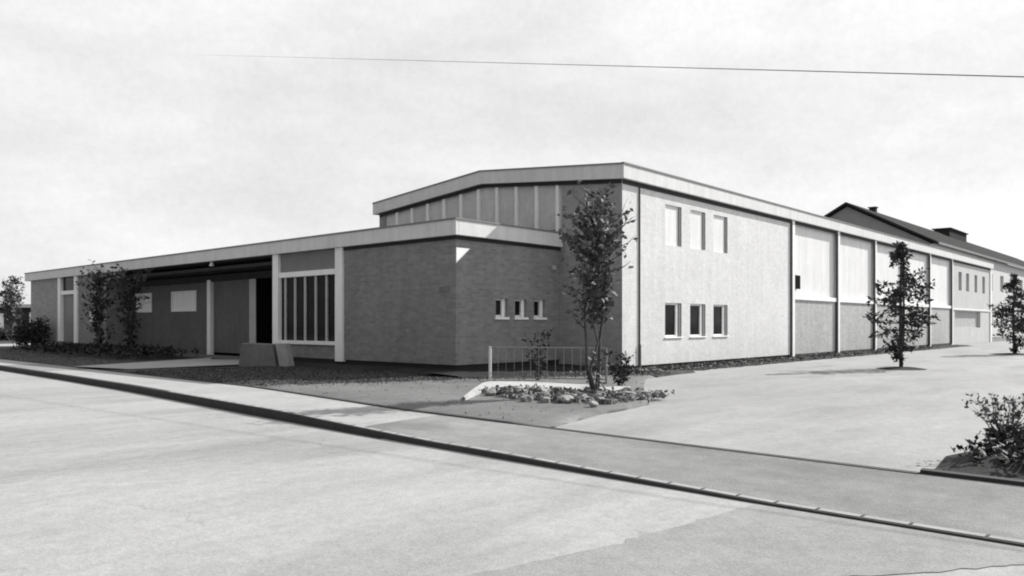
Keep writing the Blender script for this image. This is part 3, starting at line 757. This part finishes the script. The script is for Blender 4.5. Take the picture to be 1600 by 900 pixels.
def pl(points):
    def f(t):
        t = max(points[0][0], min(points[-1][0], t))
        for (a, va), (b, vb) in zip(points, points[1:]):
            if a <= t <= b: return va + (vb-va)*(t-a)/(b-a)
    return f
broadleaf('leafy_tree', 'young upright tree with several stems growing in the rock garden at the hall corner', 'tree', (-7.38,-4.34,.05), 3.95, .40,
          pl([(0,.2),(.38,.3),(.5,.62),(.62,.68),(.8,.5),(.92,.38),(1,.18)]), 3, 185, .115, 9, M['leaf'], 27, r0=.042, spread=.62, low=90)
broadleaf('wing_tree', 'left of two small bushy trees in the dark bed before the porch', 'tree', (-5.75,24.0,.15), 3.9, .1,
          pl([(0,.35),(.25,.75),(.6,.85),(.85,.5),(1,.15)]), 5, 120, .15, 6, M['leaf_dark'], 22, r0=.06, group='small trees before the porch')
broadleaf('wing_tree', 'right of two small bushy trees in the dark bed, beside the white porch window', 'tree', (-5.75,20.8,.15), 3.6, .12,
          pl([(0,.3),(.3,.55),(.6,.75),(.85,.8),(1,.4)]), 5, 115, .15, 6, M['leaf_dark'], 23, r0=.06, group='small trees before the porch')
broadleaf('street_tree', 'slender loose tree beside the left end of the low wing', 'tree', (2.7,66.4,-.1), 5.6, .3,
          pl([(0,.3),(.4,1.1),(.7,1.25),(1,.4)]), 4, 90, .3, 8, M['leaf'], 24, r0=.12, group='trees at the far left')
broadleaf('street_tree', 'tree cut by the left edge of the picture above the distant dark building', 'tree', (.0,67.0,-.1), 6.0, .3,
          pl([(0,.3),(.4,.9),(.7,1.1),(1,.5)]), 4, 90, .3, 8, M['leaf'], 25, r0=.12, group='trees at the far left')
def bush(name, label, base, r, h, n, leaf, m, seed, stretch=1, az=0, cat='shrub', group=None):
    rng = random.Random(seed); root = empty(name, label, cat, base, az, group); C = MB(); T = MB()
    lumps = [(Vector((rng.uniform(-.6,.6)*r*stretch, rng.uniform(-.6,.6)*r, rng.uniform(.35,.8)*h)), rng.uniform(.35,.55)) for _ in range(int(9*stretch))]
    for c, q in lumps:
        T.tube(bend(rng, (c.x*.5, c.y*.5, -.05), c, 3, .05), [.02,.016,.01,.005], 5)
        for _ in range(n//len(lumps)):
            v = Vector((rng.gauss(0,1), rng.gauss(0,1), rng.gauss(0,1))).normalized()*(rng.random()**.4)
            p = c + Vector((v.x*r*q*1.1, v.y*r*q*1.1, v.z*h*q)); p.z = max(.02, p.z)
            C.leaf(p, leaf, rng)
    T.build('stems', M['bark'], root); C.build('foliage', m, root); return root
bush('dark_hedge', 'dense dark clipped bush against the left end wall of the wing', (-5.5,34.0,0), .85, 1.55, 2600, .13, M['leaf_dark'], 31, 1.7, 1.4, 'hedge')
bush('distant_shrub', 'dark low shrub in front of the distant dark building at left', (-1.2,60,-.1), 1.6, 1.3, 900, .3, M['leaf_dark'], 32, 1.5)
broadleaf('slender_shrub', 'dark slender shrub with bare stems behind the iron railing', 'shrub', (-5.0,-.9,.0), 1.25, .2, pl([(0,.1),(.5,.22),(1,.2)]), 6, 60, .07, 6, M['leaf_dark'], 33, r0=.015, spread=2.2)
broadleaf('bed_shrub', 'low leafy shrub in the bed by the tree near the hall corner', 'shrub', (-5.6,-3.7,.0), .75, .1, pl([(0,.15),(.5,.25),(1,.15)]), 6, 50, .08, 7, M['leaf_dark'], 34, r0=.015, spread=1.6)
broadleaf('corner_shrub', 'shrub of upright twigs on a dark mound at the right edge of the forecourt', 'shrub', (-10.0,-11.55,.12), .52, .25, pl([(0,.12),(.5,.3),(.8,.36),(1,.3)]), 16, 85, .045, 6, M['leaf_mid'], 35, r0=.012, spread=1.35, up=(.8,1.25))
broadleaf('corner_shrub', 'second twiggy shrub at the right edge, cut by the picture edge', 'shrub', (-9.75,-12.1,.12), .5, .25, pl([(0,.12),(.5,.3),(.8,.36),(1,.3)]), 12, 40, .04, 5, M['leaf_mid'], 36, r0=.012, spread=1.35, up=(.8,1.25))

def conifer(name, label, base, height, half, seed, levels, dense, m, lean=0, bottom=.1, group=None):
    rng = random.Random(seed); root = empty(name, label, 'tree', base, 0, group); T = MB(); C = MB()
    T.tube([(0,0,-.05),(.01,.02,height*.35),(-.01,.01,height*.7),(lean,0,height)], [.06*height/4,.05*height/4,.03*height/4,.006], 8)
    for k in range(levels):
        t = bottom + (.97-bottom)*k/(levels-1)
        z = height*t
        env = half*(math.sin(min(1,(t-bottom*.3)/.42)*math.pi/2) if t < .42 else ((1-t)/.58)**.75)
        for j in range(rng.randint(4,6)):
            if rng.random() < .12: continue
            az = rng.uniform(0,6.283); L = env*rng.uniform(.45,1.12); rise = rng.uniform(-.15,.35)
            s = Vector((0,0,z)); d = Vector((math.cos(az), math.sin(az), 0))
            br = [s, s+d*L*.4+Vector((0,0,L*.1)), s+d*L*.75+Vector((0,0,L*rise*.5-.02)), s+d*L+Vector((0,0,L*rise))]
            T.tube(br, [.014*height/4,.01*height/4,.007*height/4,.003], 4)
            for _ in range(int(dense*(.4+L/half))):
                u = rng.uniform(.12,1.05)*3; i = min(2,int(u)); p = br[i].lerp(br[i+1], u-i)
                side = Vector((-d.y, d.x, 0))*rng.gauss(0,.13)*L*(1.3-u/3.2)
                p = p + side + Vector((0,0,rng.gauss(-.04,.055)))
                C.leaf(p, .155*height/4, rng, .3, .42)
    for _ in range(22): C.leaf(Vector((rng.gauss(lean,.03), rng.gauss(0,.03), height*rng.uniform(.82,1.0))), .11, rng, .3, .4)
    T.build('trunk', M['bark'], root, smooth=True); C.build('crown', m, root); return root
conifer('young_conifer', 'open young conifer with layered branches standing on the forecourt before the hall bays', (7.12,-5.77,0), 4.0, 1.1, 51, 15, 40, M['needle'], group='conifers on the forecourt')
conifer('young_conifer', 'dense young conifer farther off at the right edge by the hall end', (23.2,-6.2,0), 3.75, 1.2, 52, 17, 48, M['needle'], bottom=.06, group='conifers on the forecourt')
mound('tree_pit', [(7.12+.75*math.cos(a)+0, -5.77+.75*math.sin(a)) for a in [i*.6283 for i in range(10)]], .05, M['soil'], 61, n=4, noise=.02)
mound('tree_pit', [(23.2+1.0*math.cos(a), -6.2+1.0*math.sin(a)) for a in [i*.6283 for i in range(10)]], .05, M['soil'], 62, n=4, noise=.02)

# ------------------------------------------------------------------ overhead cable
fw = Vector((.745,.667,0)); rt = Vector((.667,-.745,0)); cam = Vector(CAM)
def ray(px, py, Y): return cam + fw*Y + rt*((px-800)/1230*Y) + Vector((0,0,(506-py)/1230*Y))
def cable_y(px): return 104 + .0267*(px-1000)
q = MB(); pts = [ray(px, cable_y(px), 1/(.0909 + 6.5e-5*(px-1600))) for px in (2400, 2000, 1600, 1200, 800, 500, 300)]   # a straight run that climbs away to the left
q.tube(pts, .0085, 6); tag(q.build('overhead_cable', M['cable']), 'thin dark cable strung across the sky above the hall', 'cable')

# ------------------------------------------------------------------ light, sky, camera
EL, AZ = R(34), R(-19)      # the sun stands behind the hall, low over its far end
sun_dir = Vector((math.cos(EL)*math.cos(AZ), math.cos(EL)*math.sin(AZ), math.sin(EL)))
L = bpy.data.lights.new('sun', 'SUN'); L.energy = 5.0; L.angle = R(.53); L.color = (1, .99, .975)
lo = bpy.data.objects.new('sun', L); COL.objects.link(lo); lo.location = (0,0,60); lo.rotation_euler = (-sun_dir).to_track_quat('-Z','Y').to_euler()
Wd = bpy.data.worlds.new('World'); S.world = Wd; Wd.use_nodes = True
nt = Wd.node_tree; N = nt.nodes; bg = N['Background']
sk = N.new('ShaderNodeTexSky'); sk.sky_type = 'NISHITA'; sk.sun_disc = False; sk.sun_elevation = EL; sk.sun_rotation = R(90)-AZ
sk.air_density = 1.0; sk.dust_density = 2.0; sk.ozone_density = 1.0
bw = N.new('ShaderNodeRGBToBW'); nt.links.new(sk.outputs[0], bw.inputs[0])
tc = N.new('ShaderNodeTexCoord'); mp = N.new('ShaderNodeMapping'); mp.inputs['Scale'].default_value = (1.2,1.2,3.2); nt.links.new(tc.outputs['Generated'], mp.inputs['Vector'])
ns = N.new('ShaderNodeTexNoise'); ns.inputs['Scale'].default_value = 2.2; ns.inputs['Detail'].default_value = 12; ns.inputs['Roughness'].default_value = .62; nt.links.new(mp.outputs[0], ns.inputs['Vector'])
rp = N.new('ShaderNodeValToRGB'); rp.color_ramp.elements[0].position = .3; rp.color_ramp.elements[0].color = (6.2,)*3+(1,); rp.color_ramp.elements[1].position = .62; rp.color_ramp.elements[1].color = (8.0,)*3+(1,); nt.links.new(ns.outputs['Fac'], rp.inputs['Fac'])
mx = N.new('ShaderNodeMix'); mx.data_type = 'RGBA'; mx.inputs[0].default_value = .88     # high thin cloud over the clear sky
nt.links.new(bw.outputs[0], mx.inputs[6]); nt.links.new(rp.outputs[0], mx.inputs[7]); 
dt = N.new('ShaderNodeVectorMath'); dt.operation = 'DOT_PRODUCT'; dt.inputs[1].default_value = (math.cos(AZ), math.sin(AZ), 0); nt.links.new(tc.outputs['Generated'], dt.inputs[0])
mr = N.new('ShaderNodeMapRange'); mr.inputs['From Min'].default_value = -.95; mr.inputs['From Max'].default_value = -.1; mr.inputs['To Min'].default_value = .4; mr.inputs['To Max'].default_value = 1; nt.links.new(dt.outputs['Value'], mr.inputs['Value'])
n2 = N.new('ShaderNodeTexNoise'); n2.inputs['Scale'].default_value = 110; n2.inputs['Detail'].default_value = 4; n2.inputs['Roughness'].default_value = .7; nt.links.new(tc.outputs['Generated'], n2.inputs['Vector'])
m2 = N.new('ShaderNodeMapRange'); m2.inputs['From Min'].default_value = .3; m2.inputs['From Max'].default_value = .7; m2.inputs['To Min'].default_value = .965; m2.inputs['To Max'].default_value = 1.03; nt.links.new(n2.outputs['Fac'], m2.inputs['Value'])   # small dappled cloud
m3 = N.new('ShaderNodeMath'); m3.operation = 'MULTIPLY'; nt.links.new(mr.outputs['Result'], m3.inputs[0]); nt.links.new(m2.outputs['Result'], m3.inputs[1])
vm = N.new('ShaderNodeVectorMath'); vm.operation = 'SCALE'; nt.links.new(mx.outputs[2], vm.inputs[0]); nt.links.new(m3.outputs[0], vm.inputs['Scale'])   # the cloud is brighter on the sun's side
nt.links.new(vm.outputs['Vector'], bg.inputs['Color'])
bg.inputs['Strength'].default_value = .1

cd = bpy.data.cameras.new('camera'); co = bpy.data.objects.new('camera', cd); COL.objects.link(co)
co.location = CAM; co.rotation_euler = (R(90), 0, math.atan2(-.7453, .6667))
cd.sensor_width = 36; cd.lens = 1230/1600*36; cd.shift_y = 56/1600; cd.clip_start = .1; cd.clip_end = 4000
S.camera = co
vs = S.view_settings; vs.view_transform = 'Standard'; vs.look = 'None'; vs.gamma = 1; vs.use_curve_mapping = False; vs.exposure = .38
S.cycles.filter_width = 2.0
S.cycles.max_bounces = 6; S.cycles.diffuse_bounces = 4
